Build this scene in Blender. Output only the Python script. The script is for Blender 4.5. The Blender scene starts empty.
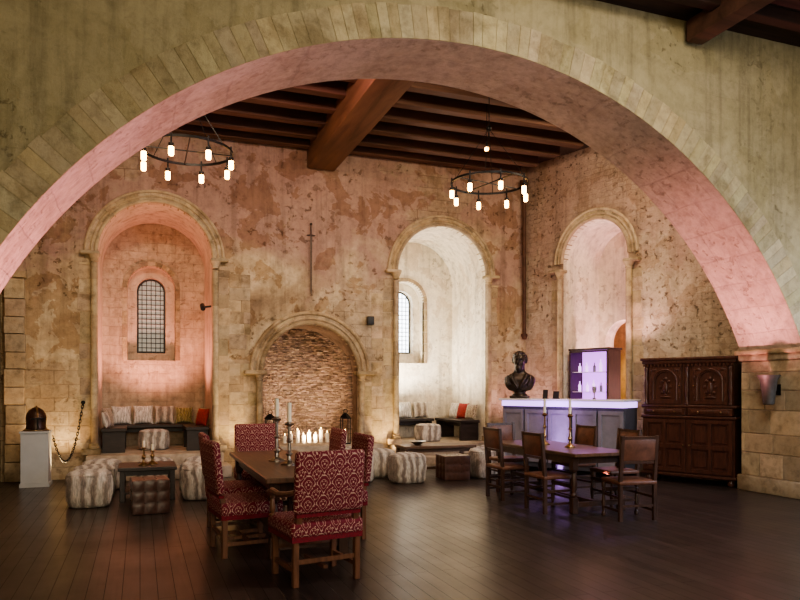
import bpy, bmesh, math, random
from mathutils import Vector, Matrix, noise as mnoise
random.seed(7)
PI=math.pi
COL=bpy.context.scene.collection
def R(a): return math.radians(a)
# ---------------------------------------------------------------- materials
class NT:
    def __init__(s,name):
        s.m=bpy.data.materials.new(name); s.m.use_nodes=True
        s.t=s.m.node_tree; s.b=s.t.nodes['Principled BSDF']
    def n(s,typ,**kw):
        nd=s.t.nodes.new(typ)
        for k,v in kw.items(): setattr(nd,k,v)
        return nd
    def l(s,a,b): s.t.links.new(a,b)
    def noise(s,vec,scale,detail=6,rough=.6,dist=0):
        nd=s.n('ShaderNodeTexNoise'); nd.inputs['Scale'].default_value=scale; nd.inputs['Detail'].default_value=detail
        nd.inputs['Roughness'].default_value=rough; nd.inputs['Distortion'].default_value=dist
        if vec is not None: s.l(vec,nd.inputs['Vector'])
        return nd.outputs[0]
    def mapping(s,vec,loc=(0,0,0),sc=(1,1,1)):
        mp=s.n('ShaderNodeMapping'); mp.inputs['Location'].default_value=loc; mp.inputs['Scale'].default_value=sc; s.l(vec,mp.inputs[0]); return mp.outputs[0]
    def ramp(s,fac,stops,interp='LINEAR'):
        nd=s.n('ShaderNodeValToRGB'); cr=nd.color_ramp; cr.interpolation=interp
        while len(cr.elements)<len(stops): cr.elements.new(.5)
        for e,(p,c) in zip(cr.elements,stops):
            e.position=p; e.color=(c[0],c[1],c[2],1) if not isinstance(c,(int,float)) else (c,c,c,1)
        s.l(fac,nd.inputs[0]); return nd.outputs[0]
    def mix(s,f,a,b,mode='MIX'):
        nd=s.n('ShaderNodeMixRGB',blend_type=mode)
        for i,v in ((0,f),(1,a),(2,b)):
            if isinstance(v,bpy.types.NodeSocket): s.l(v,nd.inputs[i])
            elif i==0: nd.inputs[0].default_value=v
            else: nd.inputs[i].default_value=(v[0],v[1],v[2],1)
        return nd.outputs[0]
    def math(s,op,a,b=None,c=None):
        nd=s.n('ShaderNodeMath',operation=op)
        for i,v in enumerate((a,b,c)):
            if v is None: continue
            if isinstance(v,bpy.types.NodeSocket): s.l(v,nd.inputs[i])
            else: nd.inputs[i].default_value=v
        return nd.outputs[0]
    def bump(s,h,strength=.3,dist=.02):
        nd=s.n('ShaderNodeBump'); nd.inputs['Strength'].default_value=strength; nd.inputs['Distance'].default_value=dist
        s.l(h,nd.inputs['Height']); s.l(nd.outputs[0],s.b.inputs['Normal'])
    def coord(s,k='Object'): return s.n('ShaderNodeTexCoord').outputs[k]

def wall_mat(name,stops,brick=(.45,.24),brick_amt=.5,expose=(.5,.56),pits=0,plane='xz',c1=(.45,.36,.255),c2=(.33,.25,.17),mort=(.20,.15,.105),n1=.55,bs=.6,seed=0,low=None,flake=.6,flakecol=(.66,.56,.46),red=0,fs=1.7,warp=.06,mot=.5,streak=.5,pitr=(.42,.56),pr=(9,.37,.42),edge=.02,lite=.3):
    t=NT(name); co=t.coord()
    cv=t.mapping(co,(seed,seed*.7,seed*1.3))
    a=t.noise(cv,n1,12,.62,.5); col=t.ramp(a,stops)
    f=t.noise(cv,8,10,.72,.2)
    sp=t.n('ShaderNodeSeparateXYZ'); t.l(co,sp.inputs[0]); cb=t.n('ShaderNodeCombineXYZ')
    if red:
        rn=t.noise(t.mapping(cv,(3,9,4)),.9,12,.62,.5)
        rz=t.math('MULTIPLY_ADD',rn,3.4,t.math('MULTIPLY',sp.outputs[2],.55)); rm=t.ramp(t.math('MULTIPLY',rz,.2),[(.70,0.),(.84,1.)])
        col=t.mix(t.math('MULTIPLY',rm,red),col,(.33,.205,.175))
    fl=t.noise(cv,fs,12,.60,.4); fm=t.ramp(fl,[(.535,0.),(.535+edge,1.)]); col=t.mix(t.math('MULTIPLY',fm,flake),col,t.mix(1,col,flakecol,'MULTIPLY'))
    f3=t.noise(t.mapping(cv,(7,3,1)),fs*.7,12,.60,.4); fp=t.ramp(f3,[(.55,0.),(.55+edge*2,1.)]); col=t.mix(t.math('MULTIPLY',fp,flake*lite),col,t.mix(1,col,(1.22,1.21,1.18),'MULTIPLY'))
    sv=t.noise(t.mapping(cv,(0,0,0),(3.2,3.2,.22)),1.8,8,.65); col=t.mix(streak,col,t.ramp(sv,[(.35,.5),(.50,1.),(.7,1.12)]),'MULTIPLY')
    col=t.mix(mot,col,t.ramp(f,[(.28,.4),(.5,1.),(.7,1.3)]),'MULTIPLY')
    ax={'x':0,'y':1,'z':2}
    t.l(sp.outputs[ax[plane[0]]],cb.inputs[0]); t.l(sp.outputs[ax[plane[1]]],cb.inputs[1])
    w=t.n('ShaderNodeMixRGB',blend_type='ADD'); w.inputs[0].default_value=warp
    wn=t.n('ShaderNodeTexNoise'); wn.inputs['Scale'].default_value=1.8 if warp<.08 else 5; t.l(co,wn.inputs['Vector'])
    t.l(cb.outputs[0],w.inputs[1]); t.l(wn.outputs[1],w.inputs[2])
    br=t.n('ShaderNodeTexBrick'); t.l(w.outputs[0],br.inputs['Vector'])
    br.inputs['Color1'].default_value=(*c1,1); br.inputs['Color2'].default_value=(*c2,1); br.inputs['Mortar'].default_value=(*mort,1)
    for k,v in (('Scale',1),('Mortar Size',.008),('Mortar Smooth',.4),('Bias',0),('Brick Width',brick[0]),('Row Height',brick[1])): br.inputs[k].default_value=v
    bc=t.mix(.7,br.outputs[0],t.ramp(f,[(.3,.45),(.7,1.4)]),'MULTIPLY')
    ms=t.noise(cv,.42,10,.62,.3); mask=t.ramp(ms,[(expose[0],0.),(expose[1],1.)])
    if low is not None:
        zz=t.math('MULTIPLY_ADD',ms,2.2,t.math('MULTIPLY',sp.outputs[2],-.5)); lm=t.ramp(zz,[(low,0.),(low+.06,1.)])
        mask=t.mix(1,mask,lm,'LIGHTEN')
    mk=t.math('MULTIPLY',mask,brick_amt)
    col=t.mix(mk,col,bc)
    h=t.math('MULTIPLY_ADD',f,.45,t.math('MULTIPLY',t.math('MULTIPLY',br.outputs[1],mk),-.5))
    h=t.math('MULTIPLY_ADD',fm,-.18*flake,h); h=t.math('MULTIPLY_ADD',fl,.5,h)
    if pits:
        p=t.noise(cv,pr[0],5,.62,.3); pm=t.ramp(p,[(pr[1],0.),(pr[2],1.)])
        q=t.noise(cv,.9,3,.5,0); qm=t.ramp(q,[(pitr[0],0.),(pitr[1],1.)])
        inv=t.mix(qm,(1,1,1),pm); col=t.mix(pits,col,t.mix(1,col,t.ramp(inv,[(0,(.24,.18,.13)),(1,1.)]),'MULTIPLY'))
        h=t.math('ADD',h,t.math('MULTIPLY',inv,.5))
    t.l(col,t.b.inputs['Base Color']); t.b.inputs['Roughness'].default_value=.93
    t.b.inputs['Specular IOR Level'].default_value=.2
    t.bump(h,bs,.06); return t.m
def simple(name,c,rough=.5,metal=0,var=.25,scale=12,bump=.1,spec=.5):
    t=NT(name); co=t.coord(); f=t.noise(co,scale,6,.6)
    col=t.mix(1,c,t.ramp(f,[(.3,1-var),(.7,1+var)]),'MULTIPLY'); t.l(col,t.b.inputs['Base Color'])
    t.b.inputs['Roughness'].default_value=rough; t.b.inputs['Metallic'].default_value=metal
    t.b.inputs['Specular IOR Level'].default_value=spec
    if bump: t.bump(f,bump,.01)
    return t.m
def wood(name,c,rough=.4,axis=(1,1,8),sc=6,spec=.5):
    t=NT(name); co=t.coord()
    f=t.noise(t.mapping(co,(0,0,0),axis),sc,8,.6,.5)
    t.l(t.mix(1,c,t.ramp(f,[(.25,.45),(.5,1.),(.75,1.5)]),'MULTIPLY'),t.b.inputs['Base Color'])
    t.b.inputs['Roughness'].default_value=rough; t.b.inputs['Specular IOR Level'].default_value=spec; t.bump(f,.2,.006); return t.m
def emis(name,c,s):
    t=NT(name); t.b.inputs['Base Color'].default_value=(*c,1); t.b.inputs['Emission Color'].default_value=(*c,1); t.b.inputs['Emission Strength'].default_value=s
    f=t.noise(t.coord(),3,2); t.l(t.mix(.15,c,f),t.b.inputs['Base Color']); return t.m

M={}
M['back']=wall_mat('plaster_back',[(.25,(.19,.135,.09)),(.36,(.30,.22,.14)),(.44,(.43,.335,.215)),(.50,(.54,.44,.30)),(.56,(.46,.36,.235)),(.64,(.34,.25,.16)),(.74,(.45,.355,.235)),(.85,(.23,.165,.115))],brick_amt=.55,expose=(.56,.59),pits=.6,low=-.15,seed=3.1,red=.8,flake=.75,lite=.5,pr=(7,.37,.42))
M['right']=wall_mat('plaster_right',[(.25,(.28,.21,.15)),(.4,(.42,.34,.25)),(.5,(.53,.44,.33)),(.6,(.46,.37,.275)),(.75,(.33,.25,.18))],brick=(.20,.10),brick_amt=.3,expose=(.40,.55),pits=.75,seed=11.7,low=-.1,red=.7,warp=.13,c1=(.47,.38,.28),c2=(.32,.25,.18),mort=(.24,.18,.13),bs=1,pitr=(.32,.50),pr=(10,.31,.42),flake=.5,lite=.3)
M['left']=wall_mat('plaster_left',[(.25,(.2,.14,.09)),(.45,(.42,.32,.21)),(.6,(.5,.40,.27)),(.8,(.28,.21,.14))],plane='yz',seed=5)
M['arch']=wall_mat('plaster_arch_wall',[(.25,(.19,.155,.08)),(.38,(.27,.225,.12)),(.47,(.36,.30,.17)),(.54,(.32,.265,.145)),(.62,(.40,.33,.19)),(.72,(.31,.25,.145)),(.85,(.22,.175,.105))],brick_amt=.15,expose=(.60,.66),pits=.35,seed=21.3,n1=.5,flake=.35,fs=.9,flakecol=(.76,.74,.62),mot=.35,streak=.5,pitr=(.5,.64))
M['soffit']=wall_mat('soffit_stone',[(.3,(.44,.34,.28)),(.5,(.53,.42,.35)),(.7,(.47,.37,.30))],brick_amt=.3,plane='yz',seed=2.2,brick=(.6,.35),expose=(.4,.5),pits=.25,bs=.6,flake=.2,mot=.5,streak=.2)
M['niche']=wall_mat('niche_plaster',[(.3,(.50,.39,.29)),(.5,(.60,.49,.38)),(.7,(.54,.43,.33))],brick_amt=.12,plane='yz',seed=8.2,expose=(.5,.55),pits=.2,flake=.2,mot=.3)
M['nicheback']=wall_mat('niche_back_stone',[(.3,(.43,.33,.24)),(.5,(.55,.44,.33)),(.7,(.48,.38,.28))],brick_amt=.35,seed=9.2,expose=(.42,.48),pits=.25,brick=(.36,.19),flake=.3)
M['white']=wall_mat('limewash_white',[(.3,(.68,.61,.49)),(.5,(.80,.73,.61)),(.7,(.72,.65,.53))],brick_amt=.1,plane='yz',seed=4.4,pits=.35,expose=(.55,.6),flake=.35,mot=.4)
M['ochre']=wall_mat('ochre_corridor_plaster',[(.3,(.45,.30,.14)),(.5,(.65,.46,.22)),(.7,(.55,.38,.18))],brick_amt=.1,seed=1.4,flake=.2)
def stone_vc(name,base,patch=.8,mot=.8,bs=.6):
    t=NT(name); at=t.n('ShaderNodeAttribute',attribute_name='tint'); co=t.coord(); f=t.noise(co,7,10,.72); g=t.noise(co,1.1,8,.65,.4)
    c=t.mix(1,base,at.outputs['Color'],'MULTIPLY'); c=t.mix(mot,c,t.ramp(f,[(.3,.45),(.5,1.),(.7,1.25)]),'MULTIPLY')
    c=t.mix(patch,c,t.ramp(g,[(.38,(.50,.45,.38)),(.5,1.),(.65,(.92,.86,.78))]),'MULTIPLY')
    t.l(c,t.b.inputs['Base Color']); t.b.inputs['Roughness'].default_value=.9; t.b.inputs['Specular IOR Level'].default_value=.2; t.bump(f,bs,.04); return t.m
M['vouss']=stone_vc('voussoir_stone',(.42,.345,.205),.7,.6)
M['stone']=stone_vc('dressed_stone',(.45,.36,.245))
M['rubble']=stone_vc('fireplace_rubble',(.47,.335,.255),.5,.9)
M['mortar']=simple('dark_mortar',(.08,.055,.042),.9,var=.3,scale=9,bump=.4)
M['step']=simple('step_stone',(.37,.305,.23),.85,var=.35,scale=6,bump=.4)
def floor_mat():
    t=NT('dark_floorboards'); co=t.coord(); sp=t.n('ShaderNodeSeparateXYZ'); t.l(co,sp.inputs[0])
    cb=t.n('ShaderNodeCombineXYZ'); t.l(sp.outputs[1],cb.inputs[0]); t.l(sp.outputs[0],cb.inputs[1])
    br=t.n('ShaderNodeTexBrick'); t.l(cb.outputs[0],br.inputs['Vector']); br.offset=.37
    br.inputs['Color1'].default_value=(.024,.017,.015,1); br.inputs['Color2'].default_value=(.044,.031,.027,1); br.inputs['Mortar'].default_value=(.008,.006,.005,1)
    for k,v in (('Scale',1),('Mortar Size',.003),('Mortar Smooth',.2),('Bias',0),('Brick Width',2.8),('Row Height',.13)): br.inputs[k].default_value=v
    f=t.noise(t.mapping(co,(0,0,0),(9,.6,1)),3,8,.6)
    t.l(t.mix(1,br.outputs[0],t.ramp(f,[(.25,.5),(.5,1.),(.75,1.4)]),'MULTIPLY'),t.b.inputs['Base Color'])
    g=t.noise(co,1.2,5,.6); t.l(t.math('MULTIPLY_ADD',br.outputs[1],.2,t.ramp(g,[(.3,.28),(.7,.38)])),t.b.inputs['Roughness'])
    t.b.inputs['Specular IOR Level'].default_value=.65
    t.bump(t.math('MULTIPLY_ADD',f,.12,t.math('MULTIPLY',br.outputs[1],-1)),.4,.007); return t.m
M['floor']=floor_mat()
M['beam']=wood('brown_oak_beam',(.15,.074,.043),.65,(1,.12,1),5,.3)
M['joist']=wood('dark_oak_joist',(.090,.043,.028),.65,(.12,1,1),5,.3)
M['boards']=wood('ceiling_boards',(.038,.019,.013),.7,(.2,3,1),4,.3)
M['darkbeam']=wood('near_black_beam',(.035,.018,.012),.7,(.12,1,1),5,.2)
M['oak']=wood('dark_oak',(.058,.027,.017),.35,(3,3,.5),8)
M['oaktop']=wood('table_oak',(.125,.066,.038),.32,(4,.4,1),6)
M['chairwood']=wood('chair_wood',(.135,.060,.034),.35,(4,4,.6),8)
M['cupboard']=wood('carved_oak_cupboard',(.066,.026,.017),.30,(3,3,.6),9)
M['cupdark']=wood('carved_recess',(.030,.014,.010),.45,(3,3,.6),9)
M['black']=simple('black_iron',(.012,.011,.011),.45,.7,.2,20)
M['rust']=simple('rusted_steel',(.09,.065,.05),.5,.6,.4,20)
M['galv']=simple('dark_bucket_metal',(.075,.066,.056),.5,.4,.3,10)
M['benchwood']=wood('black_bench_wood',(.030,.022,.019),.45,(.5,2,2),8)
M['lowwood']=wood('low_table_wood',(.11,.060,.035),.4,(.5,3,3),8)
M['leather']=simple('brown_leather',(.072,.034,.025),.33,0,.3,18,.2)
M['leathdark']=simple('dark_leather_seam',(.035,.018,.013),.5,0,.3,18,.2)
M['tanleather']=simple('brown_chair_leather',(.135,.056,.034),.40,0,.4,9,.3)
M['brass']=simple('aged_brass',(.32,.22,.12),.3,1,.2,15)
M['pewter']=simple('pewter',(.36,.33,.30),.32,1,.2,15)
M['bronze']=simple('dark_bronze',(.045,.035,.026),.34,.6,.4,8,.2)
M['candle']=simple('candle_wax',(.84,.76,.60),.5,0,.05,5,0)
M['plinth']=simple('painted_plinth',(.40,.42,.43),.6,0,.06,5,0)
M['helmet']=simple('brown_helmet_metal',(.045,.022,.014),.35,.5,.4,9,.2)
M['bartop']=simple('white_bar_top',(.75,.74,.78),.25,0,.04,5,0)
M['barfront']=simple('slate_paint',(.07,.07,.085),.4,0,.2,6,.05)
M['barpanel']=simple('grey_panel',(.22,.21,.25),.45,0,.15,6,.05)
M['led']=emis('violet_led',(.62,.36,1.),2.2)
M['violet']=emis('violet_glow',(.66,.22,.92),1.9)
M['bottle_glow']=emis('violet_bottle_glow',(.85,.52,1.),1.6)  # emission on the bottles stands in for the cabinet's violet light
M['bulb']=emis('warm_bulb',(1.,.50,.13),26)
M['flame']=emis('flame',(1.,.62,.22),22)
M['winbright']=emis('daylight_glass',(.85,.92,1.),6)
M['windim']=emis('dim_leaded_glass',(.46,.49,.44),.24)
M['lead']=simple('lead_bars',(.06,.06,.055),.6,.3,.2,20)
M['blackplastic']=simple('black_plastic',(.015,.015,.015),.5)
def damask():
    t=NT('crimson_damask'); co=t.coord(); sp=t.n('ShaderNodeSeparateXYZ'); t.l(co,sp.inputs[0])
    nn=t.coord('Normal'); sn=t.n('ShaderNodeSeparateXYZ'); t.l(nn,sn.inputs[0])
    ax=t.math('ROUND',t.math('ABSOLUTE',sn.outputs[0]))
    u0=t.math('ADD',sp.outputs[0],t.math('MULTIPLY',sp.outputs[1],ax))
    w0=t.math('ADD',sp.outputs[2],t.math('MULTIPLY',sp.outputs[1],t.math('SUBTRACT',1,ax)))
    K=48; J=35
    u=t.math('ADD',u0,t.math('MULTIPLY',t.math('MULTIPLY',t.math('SINE',t.math('MULTIPLY',w0,2*J)),t.math('SINE',t.math('MULTIPLY',u0,2*K))),.005))
    w=t.math('ADD',w0,t.math('MULTIPLY',t.math('COSINE',t.math('MULTIPLY',u0,2*K)),.006))
    cu=t.math('COSINE',t.math('MULTIPLY',u,K)); cw=t.math('COSINE',t.math('MULTIPLY',w,J))
    v=t.math('ADD',cu,cw)
    ring=t.math('LESS_THAN',t.math('ABSOLUTE',t.math('SUBTRACT',v,-.10)),.095)
    ring2=t.math('LESS_THAN',t.math('ABSOLUTE',t.math('SUBTRACT',v,1.10)),.07)
    ring3=t.math('LESS_THAN',t.math('ABSOLUTE',t.math('SUBTRACT',v,-1.15)),.07)
    pet=t.math('MULTIPLY',t.math('GREATER_THAN',t.math('MULTIPLY',t.math('COSINE',t.math('MULTIPLY',u,4*K)),t.math('COSINE',t.math('MULTIPLY',w,4*J))),.4),t.math('GREATER_THAN',t.math('ABSOLUTE',v),1.4))
    leaf=t.math('MULTIPLY',t.math('GREATER_THAN',t.math('MULTIPLY',t.math('SINE',t.math('MULTIPLY',u,3*K)),t.math('SINE',t.math('MULTIPLY',w,3*J))),.68),t.math('LESS_THAN',t.math('ABSOLUTE',t.math('SUBTRACT',v,.45)),.45))
    m=t.math('MINIMUM',1,t.math('ADD',t.math('ADD',ring,ring2),t.math('ADD',t.math('ADD',pet,leaf),ring3)))
    f=t.noise(co,60,3)
    col=t.mix(m,(.140,.003,.015),(.48,.31,.25)); col=t.mix(.5,col,t.ramp(f,[(.3,.6),(.7,1.2)]),'MULTIPLY')
    t.l(col,t.b.inputs['Base Color']); t.b.inputs['Roughness'].default_value=.8
    t.bump(m,.25,.004); return t.m
M['damask']=damask()
M['fringe']=simple('crimson_fringe',(.14,.005,.013),.9,0,.4,60,.4)
def stripes(name,a,b,c,scale=5,dist=5,ax='X',fur=.4):
    t=NT(name); co=t.coord(); w=t.n('ShaderNodeTexWave',bands_direction=ax); w.inputs['Scale'].default_value=scale; w.inputs['Distortion'].default_value=dist
    w.inputs['Detail'].default_value=5; w.inputs['Detail Scale'].default_value=1.8; t.l(co,w.inputs[0])
    f=t.noise(t.mapping(co,(0,0,0),(1,1,.2)),45,6,.7); c1=t.ramp(w.outputs[1],[(.1,a),(.5,b),(.85,c)])
    t.l(t.mix(.9,c1,t.ramp(f,[(.3,.42),(.7,1.3)]),'MULTIPLY'),t.b.inputs['Base Color']); t.b.inputs['Roughness'].default_value=.9
    t.b.inputs['Sheen Weight'].default_value=.3; t.bump(f,fur,.02); return t.m
M['fur']=stripes('striped_fur_fabric',(.64,.58,.50),(.52,.45,.38),(.28,.23,.19),2.0,4.5,'X',1)
M['fur2']=stripes('ikat_fabric',(.60,.54,.46),(.42,.36,.30),(.24,.19,.155),2.6,5,'X',1)
M['cush_w']=stripes('white_grey_cushion',(.72,.68,.62),(.42,.39,.35),(.76,.72,.66),2.5,8)
M['cush_g']=stripes('olive_gold_cushion',(.32,.26,.09),(.14,.11,.05),(.42,.36,.16),5,8)
M['cush_r']=simple('red_cushion',(.28,.03,.025),.8,0,.3,20,.2)
M['cush_b']=stripes('brown_spot_cushion',(.40,.32,.22),(.12,.07,.05),(.5,.42,.32),6,10)
# ---------------------------------------------------------------- mesh builder
class MB:
    def __init__(s): s.bm=bmesh.new()
    def _x(s,vs,rot,c):
        mt=Matrix.Translation(c)@(Matrix.Rotation(rot[0],4,'X')@Matrix.Rotation(rot[1],4,'Y')@Matrix.Rotation(rot[2],4,'Z') if rot else Matrix())
        bmesh.ops.transform(s.bm,matrix=mt,verts=vs)
    def box(s,c,d,rot=None,bev=0,seg=2):
        r=bmesh.ops.create_cube(s.bm,size=1); vs=r['verts']
        bmesh.ops.scale(s.bm,vec=d,verts=vs)
        if bev:
            es=list({e for v in vs for e in v.link_edges}); o=bmesh.ops.bevel(s.bm,geom=es,offset=bev,segments=seg,affect='EDGES',profile=.5)
            vs=list({v for f in o['faces'] for v in f.verts}|{v for v in vs if v.is_valid})
        s._x(vs,rot,c); return s
    def rough_stone(s,c,d,rz,ry):
        # an irregular stone: eight jittered corners, chamfered front edges
        mt=Matrix.Translation(c)@Matrix.Rotation(rz,4,'Z')@Matrix.Rotation(ry,4,'Y'); V=[]
        j=lambda k:1+random.uniform(-k,k)
        for y,k in ((.5,1),(-.32,1),(-.5,.86)):
            for x,z in ((-.5,-.5),(.5,-.5),(.5,.5),(-.5,.5)):
                V.append(s.bm.verts.new(mt@Vector((x*d[0]*k*j(.05),y*d[1]*j(.10),z*d[2]*(k if k==1 else .7)*j(.12)))))
        F=s.bm.faces
        F.new((V[0],V[1],V[2],V[3])); F.new((V[11],V[10],V[9],V[8]))
        for b in (0,4):
            for i in range(4): F.new((V[b+(i+1)%4],V[b+i],V[b+4+i],V[b+4+(i+1)%4]))
        return s
    def bar(s,a,b,w,h=None):
        a=Vector(a);b=Vector(b);d=b-a;L=d.length; h=h or w
        q=d.to_track_quat('Z','X').to_matrix().to_4x4()
        r=bmesh.ops.create_cube(s.bm,size=1); bmesh.ops.scale(s.bm,vec=(w,h,L),verts=r['verts'])
        bmesh.ops.transform(s.bm,matrix=Matrix.Translation((a+b)/2)@q,verts=r['verts']); return s
    def cyl(s,a,b,r,r2=None,seg=16):
        a=Vector(a);b=Vector(b);d=b-a; q=d.to_track_quat('Z','X').to_matrix().to_4x4()
        o=bmesh.ops.create_cone(s.bm,cap_ends=True,segments=seg,radius1=r,radius2=r if r2 is None else r2,depth=d.length)
        bmesh.ops.transform(s.bm,matrix=Matrix.Translation((a+b)/2)@q,verts=o['verts']); return s
    def sph(s,c,rad,seg=20,rot=None):
        o=bmesh.ops.create_uvsphere(s.bm,u_segments=seg,v_segments=max(8,seg//2+2),radius=1)
        bmesh.ops.scale(s.bm,vec=rad if not isinstance(rad,(int,float)) else (rad,)*3,verts=o['verts']); s._x(o['verts'],rot,c); return s
    def lathe(s,prof,c=(0,0,0),seg=20,sq=None,cap=True):
        rings=[]
        for r,z in prof:
            ring=[]
            for i in range(seg):
                a=2*PI*i/seg; ca,sa=math.cos(a),math.sin(a); k=1
                if sq: k=1/((abs(ca)**sq+abs(sa)**sq)**(1/sq))
                ring.append(s.bm.verts.new((c[0]+r*k*ca,c[1]+r*k*sa,c[2]+z)))
            rings.append(ring)
        for A,B in zip(rings,rings[1:]):
            for i in range(seg): s.bm.faces.new((A[i],A[(i+1)%seg],B[(i+1)%seg],B[i]))
        if cap:
            s.bm.faces.new(list(reversed(rings[0]))); s.bm.faces.new(rings[-1])
        return s
    def loft(s,sec,seg=40,p=2.4):
        rings=[]
        for z,rx,ry,cy in sec:
            rings.append([s.bm.verts.new((rx*math.copysign(abs(math.cos(a))**(2/p),math.cos(a)),cy+ry*math.copysign(abs(math.sin(a))**(2/p),math.sin(a)),z)) for a in [2*PI*i/seg for i in range(seg)]])
        for A,B in zip(rings,rings[1:]):
            for i in range(seg): s.bm.faces.new((A[i],A[(i+1)%seg],B[(i+1)%seg],B[i]))
        s.bm.faces.new(rings[0][::-1]); s.bm.faces.new(rings[-1]); return s
    def tube(s,pts,r,seg=8,closed=False):
        pts=[Vector(p) for p in pts]; n=len(pts); rings=[]; up=None
        for i,p in enumerate(pts):
            if closed: t=(pts[(i+1)%n]-pts[i-1]).normalized()
            else: t=(pts[min(i+1,n-1)]-pts[max(i-1,0)]).normalized()
            if up is None: up=Vector((0,0,1)) if abs(t.z)<.9 else Vector((0,1,0))
            x=t.cross(up).normalized(); up=x.cross(t).normalized()
            rr=r[i] if isinstance(r,list) else r
            rings.append([s.bm.verts.new(p+x*rr*math.cos(2*PI*k/seg)+up*rr*math.sin(2*PI*k/seg)) for k in range(seg)])
        prs=list(zip(rings,rings[1:]))+([(rings[-1],rings[0])] if closed else [])
        for A,B in prs:
            for k in range(seg): s.bm.faces.new((A[k],A[(k+1)%seg],B[(k+1)%seg],B[k]))
        if not closed: s.bm.faces.new(list(reversed(rings[0]))); s.bm.faces.new(rings[-1])
        return s
    def plate(s,outer,holes,thick,f):
        bm=s.bm; edges=[]; loops=[]
        for lp in [outer]+holes:
            vs=[bm.verts.new(f(a,b,0)) for a,b in lp]; loops.append(vs)
            for i in range(len(vs)): edges.append(bm.edges.new((vs[i],vs[(i+1)%len(vs)])))
        r=bmesh.ops.triangle_fill(bm,use_beauty=True,edges=edges)
        faces=[g for g in r['geom'] if isinstance(g,bmesh.types.BMFace)]
        back={}
        for vs,lp in zip(loops,[outer]+holes):
            for v,(a,b) in zip(vs,lp): back[v]=bm.verts.new(f(a,b,thick))
        for fc in faces: bm.faces.new([back[v] for v in reversed(fc.verts)])
        for vs in loops:
            for i in range(len(vs)):
                a,b=vs[i],vs[(i+1)%len(vs)]; bm.faces.new((a,b,back[b],back[a]))
        return s
    def build(s,name,mat,parent=None,smooth=30,recalc=True):
        if recalc: bmesh.ops.recalc_face_normals(s.bm,faces=s.bm.faces[:])
        me=bpy.data.meshes.new(name); s.bm.to_mesh(me); s.bm.free()
        for p in me.polygons: p.use_smooth=True
        me.set_sharp_from_angle(angle=R(smooth))
        me.materials.append(mat); o=bpy.data.objects.new(name,me); COL.objects.link(o)
        if parent: o.parent=parent
        return o
def bx(name,mat,parent,c,d,rot=None,bev=0,seg=2):
    m=MB(); m.box(c,d,rot,bev,seg); return m.build(name,mat,parent)
def tag(o,label=None,cat=None,group=None,kind=None):
    if label: o['label']=label
    if cat: o['category']=cat
    if group: o['group']=group
    if kind: o['kind']=kind
    return o
def S(o): o['kind']='structure'; return o
def empty(name,loc=(0,0,0),rz=0,label=None,cat=None,group=None):
    o=bpy.data.objects.new(name,None); COL.objects.link(o); o.location=loc; o.rotation_euler=(0,0,rz); o.empty_display_size=.1
    return tag(o,label,cat,group)
def copy_tree(o,parent=None):
    c=o.copy(); COL.objects.link(c); c.parent=parent
    for ch in [x for x in bpy.data.objects if x.parent==o]: copy_tree(ch,c)
    return c
def arch(cx,hw,z0,zs,n=24,zc=None):
    zc=zs if zc is None else zc
    p=[(cx-hw,z0)]
    if zc>zs: p.append((cx-hw,zs))
    p+=[(cx-hw*math.cos(PI*i/n),zc+hw*math.sin(PI*i/n)) for i in range(n+1)]
    p+=[(cx+hw,z0)]; return p
def tint(o,lo=.75,hi=1.15):
    me=o.data; at=me.color_attributes.new('tint','FLOAT_COLOR','CORNER')
    par=list(range(len(me.vertices)))
    def find(a):
        while par[a]!=a: par[a]=par[par[a]]; a=par[a]
        return a
    for e in me.edges:
        a,b=find(e.vertices[0]),find(e.vertices[1])
        if a!=b: par[a]=b
    cols={}
    for p in me.polygons:
        k=find(p.vertices[0])
        if k not in cols:
            g=random.uniform(lo,hi); cols[k]=(g*random.uniform(.97,1.04),g,g*random.uniform(.9,1.06),1)
        for li in p.loop_indices: at.data[li].color=cols[k]
    return o
# ================================================================ SETTING
Y0=13.4; H=6.4
fXZ=lambda y0:(lambda a,b,c:(a,y0+c,b))
S(bx('floor',M['floor'],None,(2.5,5.5,-.1),(16,22,.2)))
outer=[(-2.4,0)]
for h in (arch(.28,.98,0,3.95),arch(3.13,.94,0,1.88),arch(5.925,1.0,0,3.95)): outer+=h
outer+=[(7.93,0),(7.93,H),(-2.4,H)]
m=MB(); m.plate(outer,[],1.7,fXZ(Y0))
o=S(m.build('wall_back',M['back'],smooth=20)); o.data.materials.append(M['niche']); o.data.materials.append(M['white']); o.data.materials.append(M['rubble'])
for p in o.data.polygons:
    c=p.center
    if abs(p.normal.y)<.5 and 13.5<c.y<15 and c.z<5.2 and -1.5<c.x<7.2 and c.z>.2:
        p.material_index=1 if c.x<1.5 else (2 if c.x>4.5 else 3)
at=o.data.color_attributes.new('tint','FLOAT_COLOR','CORNER')
for d_ in at.data: d_.color=(.55,.53,.50,1)
def backwall(name,x0,x1,cx,hw1,hw2,z1,z2,zs1,zs2,mat,mat2):
    for nm,hw,z,zs_,y in ((name,hw1,z1,zs1,15.1),(name+'_inner',hw2,z2,zs2,15.4)):
        m=MB(); m.plate([(x0,.2),(x1,.2),(x1,5.2),(x0,5.2)],[arch(cx,hw,z,zs_)],.30,fXZ(y)); o=S(m.build(nm,mat if y<15.3 else mat2,smooth=20)); o.data.materials.append(mat2)
        for p in o.data.polygons:
            if abs(p.normal.y)<.5 and x0+.1<p.center.x<x1-.1 and .5<p.center.z<5: p.material_index=1
backwall('wall_niche_left',-.9,1.5,.22,.46,.28,2.14,2.30,3.60,3.58,M['nicheback'],M['niche'])
backwall('wall_niche_middle',4.7,7.2,5.74,.46,.30,2.15,2.38,3.58,3.56,M['white'],M['white'])
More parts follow.
